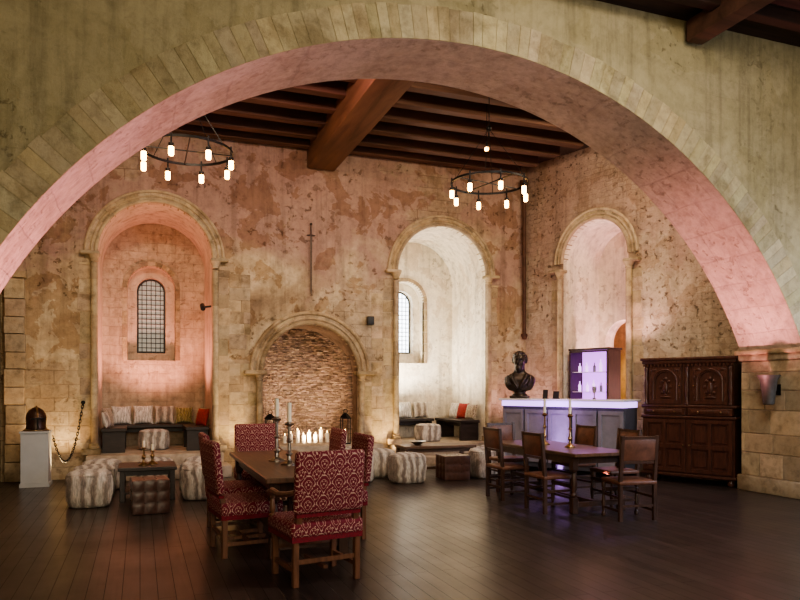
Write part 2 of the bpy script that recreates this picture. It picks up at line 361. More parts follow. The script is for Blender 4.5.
# fireplace: thin rubble courses laid up a curved back
m=MB(); z=.48
while z<2.95:
    hh=random.uniform(.018,.036); a=.02+random.uniform(0,.08)
    while a<PI-.05:
        da=random.uniform(.05,.15); am=a+da/2; rr=.93; yy=.74
        x=3.13-rr*math.cos(am); y=13.80+yy*math.sin(am); tz=math.atan2(yy*math.cos(am),rr*math.sin(am))
        m.rough_stone((x,y,z+hh/2),(da*rr*.98,random.uniform(.10,.17),hh*.88),tz+random.uniform(-.10,.10),random.uniform(-.05,.05))
        a+=da
    z+=hh
o=S(m.build('wall_fireplace',M['rubble'],smooth=30)); tint(o,.55,1.2)
m=MB(); ang=[PI*i/20 for i in range(21)]
A=[m.bm.verts.new((3.13-.97*math.cos(a),13.82+.78*math.sin(a),.5)) for a in ang]; B=[m.bm.verts.new((3.13-.97*math.cos(a),13.82+.78*math.sin(a),3.0)) for a in ang]
for i in range(20): m.bm.faces.new((A[i],A[i+1],B[i+1],B[i]))
o=S(m.build('wall_fireplace_mortar',M['mortar'],recalc=False,smooth=60))
def window(name,cx,z0,zs,hw,y,pane):
    m=MB(); m.plate(arch(cx,hw,z0,zs),[arch(cx,hw-.025,z0+.025,zs)],.05,fXZ(y))
    for i in range(-2,3):
        x=cx+i*hw/3; h=math.sqrt(max(0,hw*hw-(x-cx)**2)); m.box((x,y+.02,(z0+zs+h)/2),(.014,.015,zs+h-z0-.02))
    z=z0+.10
    while z<zs+hw-.05:
        w=hw if z<zs else math.sqrt(hw*hw-(z-zs)**2); m.box((cx,y+.02,z),(2*w-.03,.015,.014)); z+=.10
    o=S(m.build(name,M['lead']))
    m=MB(); m.plate(arch(cx,hw-.01,z0+.01,zs),[],.01,fXZ(y+.04)); m.build('pane',pane,o); return o
window('window_1',.22,2.32,3.58,.27,15.56,M['windim'])
window('window_2',5.74,2.40,3.56,.29,15.56,M['winbright'])
tn=[0]
def trim(mb,mat,tin=True,loc=None,rz=0,smooth=30):
    tn[0]+=1; o=S(mb.build('trim_%d'%tn[0],mat,smooth=smooth))
    if tin: tint(o)
    if loc: o.location=loc; o.rotation_euler=(0,0,rz)
    return o
def small_arch(cx,hw,w,z0,zs,y,mat):
    m=MB(); n=11
    for k in range(n):
        a0=PI*k/n+.006; a1=PI*(k+1)/n-.006; q=[]
        for yy in (y-.015,y+.1):
            for a,r in ((a0,hw),((a0+a1)/2,hw),(a1,hw),(a1,hw+w),((a0+a1)/2,hw+w),(a0,hw+w)): q.append(m.bm.verts.new((cx-r*math.cos(a),yy,zs+r*math.sin(a))))
        m.bm.faces.new(q[:6]); m.bm.faces.new(q[6:][::-1])
        for i in range(6): m.bm.faces.new((q[i],q[(i+1)%6],q[6+(i+1)%6],q[6+i]))
    for sx in (-1,1):
        z=z0
        while z<zs-.02:
            hh=min(random.uniform(.2,.3),zs-z); m.box((cx+sx*(hw+w/2),y+.04,z+hh/2),(w,.11,hh-.008)); z+=hh
    trim(m,mat)
small_arch(.22,.46,.09,2.14,3.60,15.1,M['stone'])
small_arch(5.74,.46,.08,2.15,3.58,15.1,M['stone'])
def arch_mould(cx,hw,zs,y,w=.19,z0=.42,n=17,zc=None,side=.13,cap=1.):
    zc=zc or zs
    m=MB()
    for k in range(n):
        a0=PI*k/n+.003; a1=PI*(k+1)/n-.003; r0=hw; r1=hw+w+random.uniform(-.01,.01)
        q=[]
        for yy in (y-.02*cap,y+.15):
            for a,r in ((a0,r0),((a0+a1)/2,r0),(a1,r0),(a1,r1),((a0+a1)/2,r1),(a0,r1)):
                q.append(m.bm.verts.new((cx-r*math.cos(a),yy,zc+r*math.sin(a))))
        m.bm.faces.new(q[:6]); m.bm.faces.new(q[6:][::-1])
        for i in range(6): m.bm.faces.new((q[i],q[(i+1)%6],q[6+(i+1)%6],q[6+i]))
    for rr,tr in ((hw+.03,.034*cap),(hw+.11,.018*cap),(hw+w+.01,.028*cap)):
        m.tube([(cx-rr*math.cos(PI*i/32),y-.022*cap,zc+rr*math.sin(PI*i/32)) for i in range(33)],tr,10)
    trim(m,M['stone'])
    m=MB()
    for sx in (-1,1):
        x=cx+sx*(hw+side); sxx=x-sx*.08
        zt=zs-.16
        z=z0+.2
        while z<zt-.05:
            hh=min(random.uniform(.5,.7),zt-z); m.cyl((sxx,y-.06,z),(sxx,y-.06,z+hh-.004),.058,seg=20); z+=hh
        z=z0+.2
        while z<zt-.05:
            hh=min(random.uniform(.22,.32),zt-z); m.box((x+sx*(.05+random.uniform(-.02,.04)),y+.036,z+hh/2),(.22,.08,hh-.008),bev=.006,seg=1); z+=hh
        m.box((x-sx*.03,y-.03,z0+.05),(.30*cap,.20,.1)); m.lathe([(.09,.1),(.10,.13),(.075,.16),(.085,.18),(.06,.2)],(sxx,y-.06,z0),18)
        m.lathe([(.058,0),(.070,.01),(.070,.025),(.062,.035),(.075,.07),(.10,.12),(.105,.13)],(sxx,y-.06,zt),18)
        m.box((x-sx*.01+sx*.05*(cap-1),y-.03,zt+.155),(.32*cap,.24*cap,.06*cap),bev=.015,seg=1)
    trim(m,M['stone'])
arch_mould(.28,.98,3.95,Y0)
arch_mould(5.925,1.0,3.95,Y0,z0=.45)
arch_mould(3.13,.94,1.88,Y0,w=.21,z0=.5,side=.15,n=15,cap=1.3)
m=MB()
z=0
while z<3.4:
    hh=random.uniform(.25,.38); m.box((-1.98+random.uniform(-.01,.02),Y0-.05,z+hh/2),(.30,.16,hh-.012),bev=.008,seg=1); z+=hh
m.box((-1.98,Y0-.06,z+.05),(.36,.24,.1)); trim(m,M['stone'])
m=MB()
for (xa,xb,za,zb) in ((1.56,1.96,.2,3.7),(4.36,4.60,.4,3.4)):
    z=za
    while z<zb:
        hh=random.uniform(.2,.3); x=xa
        while x<xb-.05:
            w=min(random.uniform(.2,.4),xb-x)
            if random.random()<.75: m.box((x+w/2,Y0+.034,z+hh/2),(w-.008,.08,hh-.008),bev=.006,seg=1)
            x+=w
        z+=hh
trim(m,M['stone'])
m=MB(); m.box((.28,13.05,.105),(2.5,.7,.21),bev=.02); m.box((.28,13.22,.31),(2.3,.36,.21),bev=.02); trim(m,M['step'],False)
trim(MB().box((.28,14.25,.21),(1.94,1.7,.42)),M['step'],False)
trim(MB().box((3.13,13.12,.25),(2.6,.56,.5),bev=.02),M['step'],False)
trim(MB().box((3.13,14.1,.25),(1.86,1.4,.5)),M['step'],False)
m=MB(); m.box((5.925,13.05,.11),(2.6,.7,.22),bev=.02); m.box((5.925,13.22,.335),(2.4,.36,.23),bev=.02); trim(m,M['step'],False)
trim(MB().box((5.925,14.25,.225),(1.98,1.7,.45)),M['step'],False)
S(bx('wall_left',M['left'],None,(-2.4,10.9,H/2),(.4,5.0,H)))
RW=math.atan2(-.953,.303); CR=(7.91,13.4,0)
def rl(x,y,z): return (CR[0]+.303*x+.953*y,CR[1]-.953*x+.303*y,z)
m=MB(); m.plate([(-.02,0)]+arch(1.805,.77,0,4.0,zc=4.15)+[(5.25,0),(5.25,H),(-.02,H)],[],1.2,fXZ(0))
o=S(m.build('wall_right',M['right'],smooth=20)); o.location=CR; o.rotation_euler=(0,0,RW); o.data.materials.append(M['white'])
for p in o.data.polygons:
    if abs(p.normal.y)<.5 and .8<p.center.x<2.8 and .1<p.center.z<5.2: p.material_index=1
m=MB(); m.plate([(.4,0)]+arch(1.66,.46,0,2.56)+[(3.4,0),(3.4,5.3),(.4,5.3)],[],.3,fXZ(1.2)); o=S(m.build('wall_passage',M['white'],smooth=20)); o.location=CR; o.rotation_euler=(0,0,RW)
m=MB(); m.box((1.2,3.0,1.6),(3.6,.1,3.6)); m.box((-.6,2.2,1.6),(.1,1.6,3.6)); m.box((3.0,2.2,1.6),(.1,1.6,3.6)); m.box((1.2,2.2,3.4),(3.6,1.6,.1))
o=S(m.build('wall_corridor',M['ochre'])); o.location=CR; o.rotation_euler=(0,0,RW)
t0=tn[0]; arch_mould(1.805,.77,4.0,0,z0=0,zc=4.15)
for o in bpy.data.objects:
    if o.name in ('trim_%d'%(t0+1),'trim_%d'%(t0+2)): o.location=CR; o.rotation_euler=(0,0,RW)
m=MB(); m.cyl((7.80,13.27,2.75),(7.80,13.27,5.9),.04); m.lathe([(.05,0),(.09,.1),(.1,.16)],(7.80,13.27,5.9),14); m.lathe([(.04,-.12),(.07,-.04),(.07,0)],(7.80,13.27,2.75),14); trim(m,M['joist'],False)
# great arch
cxA,czA,rA=3.6,-.118,5.67
zs=2.1; a0=math.acos((zs-czA)/rA); dx=rA*math.sin(a0)
hole=[(cxA-dx,-.0)]+[(cxA+rA*math.sin(-a0+2*a0*i/64),czA+rA*math.cos(-a0+2*a0*i/64)) for i in range(65)]+[(cxA+dx,-.0)]
outer=[(-5.2,0)]+hole+[(9.9,0),(9.9,H),(-5.2,H)]
m=MB(); m.plate(outer,[],1.1,fXZ(7.3)); o=S(m.build('wall_arch',M['arch'],smooth=20)); o.data.materials.append(M['soffit'])
for p in o.data.polygons:
    c=p.center
    if abs(p.normal.y)<.5 and abs(c.x-cxA)<dx+.05 and .05<c.z<6: p.material_index=1
m=MB(); a=-a0
while a<a0-.01:
    da=random.uniform(.020,.031); b=min(a+da,a0); r1=rA+random.uniform(.36,.39); q=[]
    yy0=7.3-.004-random.uniform(0,.004)
    for yy in (yy0,7.45):
        for ang_,r in ((a+.0005,rA+.002),(b-.0005,rA+.002),(b-.0005,r1),(a+.0005,r1)):
            q.append(m.bm.verts.new((cxA+r*math.sin(ang_),yy,czA+r*math.cos(ang_))))
    m.bm.faces.new(q[:4]); m.bm.faces.new(q[4:][::-1])
    for i in range(4): m.bm.faces.new((q[i],q[(i+1)%4],q[4+(i+1)%4],q[4+i]))
    a=b
tn[0]+=1; o=S(m.build('trim_%d'%tn[0],M['vouss'])); tint(o,.86,1.12)
m=MB()
for sx in (-1,1):
    x=cxA+sx*dx
    m.box((x-sx*.02,7.85,2.13),(.16,1.22,.07),bev=.02); m.box((x,7.85,2.05),(.10,1.16,.10),bev=.02)
    m.box((x+sx*.02,7.85,.12),(.14,1.2,.24),bev=.02)
    z=.24
    while z<1.95:
        hh=random.uniform(.26,.36); hh=min(hh,2.0-z); y=7.3
        while y<8.38:
            w=min(random.uniform(.3,.6),8.4-y); m.box((x+sx*.03,y+w/2,z+hh/2),(.09,w-.01,hh-.01),bev=.008,seg=1); y+=w
        z+=hh
trim(m,M['stone'])
S(bx('wall_near_right',M['left'],None,(9.8,1.6,H/2),(.4,11.4,H)))
S(bx('wall_near_left',M['left'],None,(-5.2,1.6,H/2),(.4,11.4,H)))
S(bx('wall_rear',M['back'],None,(2.3,-4.2,H/2),(15.4,.4,H)))
S(bx('ceiling',M['boards'],None,(2.3,4.6,H+.1),(15.4,18,.2)))
trim(MB().box((3.32,10.9,6.1),(.56,5.0,.5),bev=.03),M['beam'],False)
for k,y in enumerate([8.75,9.4,10.05,10.7,11.35,12.0,12.65,13.2]):
    trim(MB().box((3.0,y,6.29),(11.4 if y<9.4 else 10.4-(y-9.4)*.3,.18,.21),bev=.006,seg=1),M['joist'],False)
for y in (6.7,5.7,4.7,3.7): trim(MB().box((2.3,y,6.32),(14.6,.16,.16),bev=.02),M['darkbeam'],False)
trim(MB().box((6.75,5.2,6.20),(.26,4.0,.28),bev=.02),M['joist'],False)
# ================================================================ FURNITURE
def leg_box(x,y,z0,z1,w=.05):
    m=MB(); m.box((x,y,(z0+z1)/2),(w,w,z1-z0),bev=.005,seg=1); return m
def turned(x,y,z0,z1,r=.03):
    h=z1-z0; m=MB(); m.lathe([(r*.8,0),(r,.02*h),(r,.1*h),(r*.6,.14*h),(r*.95,.25*h),(r*1.05,.4*h),(r*.7,.6*h),(r*.55,.72*h),(r*.95,.77*h),(r*.6,.81*h),(r,.84*h),(r,h)],(x,y,z0),14); return m
def uph_chair(name,arms,label):
    t=empty(name,(0,0,0),0,label,'chair','crimson damask chairs at the long table')
    w,d=.27,.24
    for sx in (-1,1):
        leg_box(sx*w,-d,0,.40).build('leg',M['chairwood'],t)
        leg_box(sx*w,d,0,.44).build('leg',M['chairwood'],t)
    m=MB(); m.box((0,0,.13),(.035,.44,.03)); m.box((-w,0,.13),(.03,.44,.035)); m.box((w,0,.13),(.03,.44,.035)); m.box((0,-.0,.13),(.50,.03,.035)); m.build('stretcher',M['chairwood'],t)
    bx('front_rail',M['chairwood'],t,(0,-d,.26),(.50,.022,.09),None,.01); bx('rear_rail',M['chairwood'],t,(0,d,.20),(.5,.025,.035))
    bx('seat',M['damask'],t,(0,-.015,.455),(.64,.60,.13),None,.035,3)
    bx('fringe',M['fringe'],t,(0,-.015,.385),(.62,.58,.05))
    for sx in (-1,1):
        m=MB(); m.bar((sx*.25,.24,.42),(sx*.25,.27,.64),.045); m.build('back_post',M['chairwood'],t)
    bx('backrest',M['damask'],t,(0,.30,.84),(.60,.075,.50),(R(-6),0,0),.03,3)
    bx('back_fringe',M['fringe'],t,(0,.27,.575),(.56,.05,.03))
    if arms:
        for sx in (-1,1):
            m=MB(); m.tube([(sx*.28,.26,.76),(sx*.30,.12,.73),(sx*.31,-.05,.71),(sx*.31,-.2,.72),(sx*.31,-.29,.70)],[.022,.024,.026,.03,.024],8); a=m.build('armrest',M['chairwood'],t)
            turned(sx*.30,-.22,.5,.71,.026).build('arm_support',M['chairwood'],a)
    return t
c=uph_chair('damask_armchair',True,'crimson damask armchair seen from behind at the near head of the long table'); c.location=(1.39,5.80,0); c.rotation_euler=(0,0,PI+R(9))
f=copy_tree(c); f.location=(1.52,9.52,0); f.rotation_euler=(0,0,0); f['label']='crimson damask armchair facing forward at the far head of the long table'
s=uph_chair('damask_side_chair',False,'crimson damask chair on the left of the long table, nearer of the two'); s.location=(.95,6.98,0); s.rotation_euler=(0,0,PI/2+R(6))
for (x,y,r,l) in ((.98,7.98,90,'crimson damask chair on the left of the long table, half hidden behind the nearer chair'),(1.96,7.30,-90,'crimson damask chair on the right of the long table, directly beyond the near armchair'),(1.97,8.35,-92,'crimson damask chair on the right of the long table, next to its far end')):
    q=copy_tree(s); q.location=(x,y,0); q.rotation_euler=(0,0,R(r)); q['label']=l
def table(name,label,cx,cy,w,l,h,thick,legw):
    t=empty(name,(cx,cy,0),0,label,'table')
    bx('tabletop',M['oaktop'],t,(0,0,h-thick/2),(w,l,thick),None,.008,1)
    m=MB(); ax,ay=w/2-.10,l/2-.18
    for sx in (-1,1): m.box((sx*ax,0,h-thick-.05),(.03,2*ay,.10))
    for sy in (-1,1): m.box((0,sy*ay,h-thick-.05),(2*ax,.03,.10))
    m.build('apron',M['oak'],t)
    for sx in (-1,1):
        for sy in (-1,1):
            m=MB(); zt=h-thick; m.box((sx*ax,sy*ay,.10),(legw,legw,.2),bev=.006,seg=1); m.box((sx*ax,sy*ay,zt-.09),(legw,legw,.18),bev=.006,seg=1)
            r=legw*.5; m.lathe([(r*.6,.2),(r*.95,.23),(r*.6,.26),(r*.8,.32),(r*.95,.4),(r*.7,.47),(r*.55,.51),(r*.9,.53),(r*.6,zt-.18)],(sx*ax,sy*ay,0),14); m.build('leg',M['oak'],t)
    m=MB()
    for sy in (-1,1): m.box((0,sy*ay,.11),(2*ax,.06,.06))
    m.box((0,0,.11),(.07,2*ay,.06)); m.build('stretcher',M['oak'],t)
    return t
table('long_dining_table','long dark oak dining table with crimson chairs around it',1.5,7.75,.86,2.8,.77,.05,.095)
table('oak_dining_table','dark oak dining table with leather backed chairs around it',5.5,8.5,.92,2.3,.77,.045,.085)
def lea_chair(label):
    t=empty('leather_dining_chair',(0,0,0),0,label,'chair','leather backed chairs at the right hand table')
    w,d=.225,.20
    for sx in (-1,1):
        turned(sx*w,-d,0,.43,.026).build('leg',M['oak'],t)
        m=MB(); m.box((sx*w,d,.24),(.042,.042,.48)); m.bar((sx*w,d,.46),(sx*w,d+.05,1.02),.04); m.build('leg',M['oak'],t)
    m=MB()
    for z in (.12,.28):
        for sx in (-1,1): m.box((sx*w,0,z),(.025,.4,.028))
    m.box((0,-d,.18),(.44,.025,.028)); m.box((0,d,.18),(.44,.025,.028))
    m.box((0,-d,.33),(.44,.022,.05)); m.build('stretcher',M['oak'],t)
    bx('seat',M['tanleather'],t,(0,0,.455),(.50,.46,.055),None,.02,3)
    bx('backrest',M['tanleather'],t,(0,d+.038,.85),(.43,.028,.26),(R(-5.5),0,0),.01)
    bx('top_rail',M['oak'],t,(0,d+.050,.995),(.43,.03,.035),(R(-5.5),0,0)); bx('lower_rail',M['oak'],t,(0,d+.022,.70),(.43,.025,.03))
    return t
L=[(4.98,7.85,90,'leather dining chair on the left of the right hand table, nearer the camera'),
(4.98,8.95,90,'leather dining chair on the left of the right hand table, near its far corner'),
(5.60,7.05,172,'leather backed chair seen from behind at the near head of the right hand table'),
(6.10,7.98,-92,'leather dining chair on the cupboard side of the right hand table, nearer the camera'),
(6.12,8.98,-88,'leather dining chair on the cupboard side of the right hand table, nearer the bar'),
(5.5,9.86,0,'leather dining chair at the far head of the right hand table facing forward')]
c0=None
for i,(x,y,r,l) in enumerate(L):
    q=lea_chair(l) if i==0 else copy_tree(c0)
    if i==0: c0=q
    q.location=(x,y,0); q.rotation_euler=(0,0,R(r)); q['label']=l
def candlestick(label,x,y,z,h,mat,ch=.2,group=None,k=1):
    t=empty('candlestick',(x,y,z),0,label,'candlestick',group)
    m=MB(); m.lathe([(.075*k,0),(.075*k,.012),(.05*k,.03),(.02*k,.05),(.016*k,.09),(.034*k,.12),(.016*k,.15),(.013*k,h*.5),(.028*k,h*.55),(.013*k,h*.6),(.014*k,h*.88),(.04*k,h*.93),(.045*k,h*.95),(.022*k,h*.97),(.022*k,h)],seg=16); m.build('stick',mat,t)
    m=MB(); m.cyl((0,0,h),(0,0,h+ch),.019*k,seg=12); m.cyl((0,0,h+ch),(0,0,h+ch+.012),.002,seg=6); m.build('candle',M['candle'],t); return t
candlestick('pewter candlestick on the long crimson chaired table, farther of the two',1.44,7.85,.77,.50,M['pewter'],k=1.25)
candlestick('pewter candlestick on the long crimson chaired table, nearer of the two',1.50,7.45,.77,.46,M['pewter'],.20,k=1.25)
candlestick('slim brass candlestick on the right hand table, farther from the camera',5.48,8.75,.77,.46,M['brass'],.2)
candlestick('slim brass candlestick on the right hand table, nearer the camera',5.55,8.22,.77,.46,M['brass'],.2)
def pouf(label,x,y,r,h,z=0,mat='fur',rz=0,group='striped fur fabric poufs'):
    t=empty('striped_pouf',(x,y,z),rz,label,'pouf',group)
    m=MB(); pr=[(r*.5,0),(r*.90,.01),(r*.98,h*.12),(r*1.01,h*.24),(r*1.025,h*.36),(r*1.03,h*.48),(r*1.025,h*.6),(r*1.01,h*.72),(r*1.0,h*.84),(r*.95,h*.94),(r*.84,h*1.0),(r*.6,h*1.035),(r*.4,h*1.05),(r*.2,h*1.06),(r*.03,h*1.06)]
    m.lathe(pr,seg=96,sq=2.7)
    for v in m.bm.verts:
        n_=mnoise.noise(Vector((v.co.x*46+x*9,v.co.y*46+y*7,v.co.z*9)))*.018+mnoise.noise(Vector((v.co.x*7+x,v.co.y*7,v.co.z*6)))*.010
        k=1+n_/max(.05,r); v.co.x*=k; v.co.y*=k
        if v.co.z>h*.9: v.co.z+=n_*.6
    m.build('cover',M[mat],t,smooth=80)
    m=MB(); pts=[]
    for i in range(32):
        a=2*PI*i/32; k=1/((abs(math.cos(a))**2.7+abs(math.sin(a))**2.7)**(1/2.7)); pts.append((r*.965*k*math.cos(a),r*.965*k*math.sin(a),h*.93))
    m.tube(pts,.008,6,closed=True); m.build('piping',M[mat],t); return t
pouf('large striped fur pouf left of the black low table, nearest the camera',-.64,10.3,.28,.46)
pouf('striped fur pouf behind the large one, left of the black low table',-.62,11.05,.28,.45,rz=.15,mat='fur2')
pouf('striped fur pouf nearest the steps on the left, third in its row',-.55,11.85,.28,.45,rz=-.2)
pouf('small striped fur pouf right of the black low table',.79,10.42,.23,.47,mat='fur2')
pouf('striped pouf right of the black low table, behind the small one',.82,11.05,.25,.45,rz=.2)
pouf('striped pouf between the black low table and the left alcove steps',.24,11.90,.26,.44,rz=.1,mat='fur2')
pouf('striped pouf right of the one before the left alcove steps, nearer the fireplace',.95,11.90,.26,.44,rz=-.3)
pouf('striped pouf between the benches up in the left alcove',.25,14.05,.27,.36,.42,'fur')
pouf('large striped pouf in front of the brown low table, left corner',4.22,11.02,.29,.47,mat='fur2',rz=.1)
pouf('striped pouf left of the brown low table, nearest the fireplace',4.02,11.87,.26,.47)
pouf('striped pouf on the floor between the hearth and the brown low table, farthest back',3.66,12.48,.24,.46,mat='fur2',rz=.2)
pouf('striped pouf beside the large one, half hidden behind the crimson chairs',3.42,11.30,.26,.46,mat='fur',rz=.3)
pouf('striped pouf right of the leather cube before the brown low table',5.70,11.10,.24,.50,mat='fur',rz=.1)
pouf('striped pouf at the right end of the brown low table toward the bar',6.16,11.75,.26,.48,mat='fur2',rz=-.1)
pouf('pale striped pouf up in the bright middle alcove',5.75,13.78,.26,.35,.45,'fur')
def cube_pouf(label,x,y,s,h,rz=0):
    t=empty('leather_cube_pouf',(x,y,0),rz,label,'pouf','brown leather cube poufs')
    m=MB(); g=3
    n=18
    def side(fn):
        V=[[m.bm.verts.new(fn(i/n,j/n,abs(math.sin(PI*g*i/n)*math.sin(PI*g*j/n))**.7*.010)) for j in range(n+1)] for i in range(n+1)]
        for i in range(n):
            for j in range(n): m.bm.faces.new((V[i][j],V[i+1][j],V[i+1][j+1],V[i][j+1]))
    e=s/2-.01
    side(lambda u,v,q:(-e+2*e*u,-e-q,.01+(h-.02)*v)); side(lambda u,v,q:(-e+2*e*u,e+q,.01+(h-.02)*v))
    side(lambda u,v,q:(-e-q,-e+2*e*u,.01+(h-.02)*v)); side(lambda u,v,q:(e+q,-e+2*e*u,.01+(h-.02)*v))
    side(lambda u,v,q:(-e+2*e*u,-e+2*e*v,h-.01+q)); side(lambda u,v,q:(-e+2*e*u,-e+2*e*v,.01-q*.5))
    bmesh.ops.remove_doubles(m.bm,verts=m.bm.verts[:],dist=.0005)
    m.build('cover',M['leather'],t,smooth=60)
    m=MB()
    for i in (-.5,.5):
        for j in (-.5,.5):
            m.sph((i*e*2/3,j*e*2/3,h-.008),(.010,.010,.006),10)
            for sg in (-1,1):
                m.sph((i*e*2/3,sg*(e+.001),h/2+j*(h-.04)/3),(.010,.006,.010),10); m.sph((sg*(e+.001),i*e*2/3,h/2+j*(h-.04)/3),(.006,.010,.010),10)
    m.build('button',M['leathdark'],t)
    return t
cube_pouf('brown leather cube pouf in front of the black low table on the left',.115,9.52,.46,.44,R(5))
cube_pouf('brown leather cube pouf in front of the brown low table in the middle',5.1,11.1,.48,.43,R(-3))
def low_table(name,label,x,y,w,d,h,mat,shelf):
    t=empty(name,(x,y,0),0,label,'low table')
    bx('tabletop',mat,t,(0,0,h-.025),(w,d,.05),None,.006,1)
    for sx in (-1,1):
        for sy in (-1,1): leg_box(sx*(w/2-.06),sy*(d/2-.06),0,h-.05,.07).build('leg',mat,t)
    bx('apron',mat,t,(0,0,h-.085),(w-.14,d-.14,.07))
    m=MB()
    if shelf: m.box((0,0,.12),(w-.1,d-.1,.03))
    else:
        m.box((0,0,.12),(w-.12,.06,.05))
        for sx in (-1,1): m.box((sx*(w/2-.06),0,.12),(.05,d-.16,.05))
    m.build('shelf' if shelf else 'stretcher',mat,t); return t
LT=.48
low_table('black_low_table','square black low table behind the leather cube on the left',.10,10.78,.78,.80,LT,M['benchwood'],True)
low_table('brown_low_table','long brown wooden low table before the middle alcove',5.10,11.86,1.40,.58,.54,M['lowwood'],False)
for (x,y,h,l) in ((.05,10.65,.26,'brass candle holder on the black low table, left and taller'),(.17,10.78,.20,'brass candle holder on the black low table, right and shorter')):
    candlestick(l,x,y,LT,h,M['brass'],.09)
m=MB(); m.lathe([(.05,0),(.06,.01),(.12,.05),(.16,.07),(.155,.075),(.11,.06),(.02,.03)],(0,0,0),24); o=m.build('metal_bowl',M['pewter']); o.location=(4.75,11.86,.54); tag(o,'shallow metal bowl on the brown low table','bowl')
def bench(label,x,y,w,d,z,h=.44):
    t=empty('wooden_bench',(x,y,z),0,label,'bench','dark wooden benches in the alcoves')
    bx('seat',M['benchwood'],t,(0,0,h-.03),(w,d,.06),None,.008,1)
    n=w>d
    for s_ in (-1,1):
        if n: bx('leg',M['benchwood'],t,(s_*(w/2-.08),0,(h-.06)/2),(.07,d-.04,h-.06),None,.005,1)
        else: bx('leg',M['benchwood'],t,(0,s_*(d/2-.08),(h-.06)/2),(w-.04,.07,h-.06),None,.005,1)
    bx('apron',M['benchwood'],t,(0,0,h-.11),(w-.2 if n else .05,.05 if n else d-.2,.09))
bench('dark bench along the left side of the left alcove',-.44,13.98,.42,1.04,.42)
bench('dark bench along the right side of the left alcove',1.0,13.98,.42,1.04,.42)
bench('dark bench under the window of the left alcove',.28,14.80,1.85,.46,.42)
bench('dark bench under the window of the bright middle alcove',5.6,14.82,1.3,.46,.45)
bench('dark bench along the right side of the bright middle alcove',6.62,14.2,.46,1.4,.45)
def cushion(label,x,y,z,s,mat,lean,rz,group):
    m=MB(); n=14; V={}
    for sd in (1,-1):
        for i in range(n+1):
            for j in range(n+1):
                u=-1+2*i/n; v=-1+2*j/n; e=(i in (0,n)) or (j in (0,n))
                if e and sd==-1: V[(sd,i,j)]=V[(1,i,j)]; continue
                th=.2*s*((1-u*u)*(1-v*v))**.45
                kx=1-.07*(1-v*v)*abs(u); ky=1-.07*(1-u*u)*abs(v)
                V[(sd,i,j)]=m.bm.verts.new((u*s/2*kx,sd*th,s/2+v*s/2*ky))
    for sd in (1,-1):
        for i in range(n):
            for j in range(n):
                q=[V[(sd,i,j)],V[(sd,i+1,j)],V[(sd,i+1,j+1)],V[(sd,i,j+1)]]
                if sd<0: q.reverse()
                m.bm.faces.new(q)
    o=m.build('cushion',M[mat],smooth=80); o.location=(x,y,z+.002); o.rotation_euler=(R(-lean),0,R(rz)); tag(o,label,'cushion',group); return o
zb=.42+.44; G='cushions in the left alcove'
cushion('brown spotted cushion at the left corner of the left alcove',-.52,14.10,zb,.36,'cush_b',14,70,G)
cushion('grey and white cushion second from the left in the left alcove',-.34,14.88,zb,.37,'cush_w',14,4,G)
cushion('white patterned cushion left of centre under the leaded window',.06,14.88,zb,.38,'cush_w',14,0,G)
cushion('pale striped cushion right of centre under the leaded window',.46,14.88,zb,.37,'fur',14,-2,G)
cushion('olive gold cushion on the back bench of the left alcove',.84,14.88,zb,.34,'cush_g',14,-3,G)
cushion('olive cushion on the right bench of the left alcove',1.10,14.25,zb,.34,'cush_g',14,-60,G)
cushion('red cushion on the right bench of the left alcove',1.08,13.80,zb,.34,'cush_r',14,-60,G)
cushion('pale cushion lying nearest the opening on the left bench of the left alcove',-.54,13.68,zb,.30,'fur',14,80,G)
zb=.45+.44; G='cushions in the middle alcove'
cushion('brown patterned cushion at the left end of the middle alcove bench',5.25,14.88,zb,.32,'cush_b',14,2,G)
cushion('white and grey cushion left of centre in the middle alcove',5.64,14.88,zb,.38,'cush_w',14,0,G)
cushion('pale striped cushion in the back corner of the middle alcove',6.05,14.88,zb,.38,'fur',14,-2,G)
cushion('white cushion at the inner end of the right bench in the middle alcove',6.73,14.60,zb,.36,'cush_w',14,-76,G)
cushion('red cushion on the right bench of the middle alcove',6.73,14.18,zb,.36,'cush_r',14,-76,G)
cushion('brown patterned cushion at the outer end of the right bench in the middle alcove',6.73,13.76,zb,.34,'cush_b',14,-76,G)
# plinth and helmet
PX=-1.58
t=empty('display_plinth',(PX,12.70,0),0,'pale blue grey display plinth carrying the helmet by the left wall','plinth')
bx('body',M['plinth'],t,(0,0,.46),(.40,.40,.80),None,.004,1); bx('base',M['plinth'],t,(0,0,.03),(.43,.43,.06)); bx('top',M['plinth'],t,(0,0,.875),(.43,.43,.03))
t=empty('knight_helmet',(PX,12.70,.89),R(15),'dark brown metal helmet on the blue grey plinth','helmet')
m=MB(); m.lathe([(.15,0),(.16,.03),(.145,.08),(.15,.16),(.155,.22),(.14,.28),(.10,.34),(.05,.375),(.005,.385)],seg=24); m.build('skull',M['helmet'],t,smooth=60)
m=MB(); m.tube([(0,.15*math.cos(a)*1.02,.22+.175*math.sin(a)) for a in [PI*i/14 for i in range(15)]],.014,8); m.build('crest',M['brass'],t)
m=MB(); m.box((0,-.150,.20),(.20,.03,.02)); m.box((0,-.155,.12),(.02,.03,.16)); m.build('visor_slit',M['black'],t)
m=MB(); m.lathe([(.165,0),(.19,.005),(.19,.02),(.165,.03)],seg=24,cap=False); m.build('collar',M['brass'],t)
m=MB(); a=Vector((PX+.24,12.75,.80)); b=Vector((-.93,13.30,1.30)); n=46
pts=[]
for i in range(n+1):
    k=i/n; p=a.lerp(b,k); p.z-=.95*4*k*(1-k)*.72; pts.append(p)
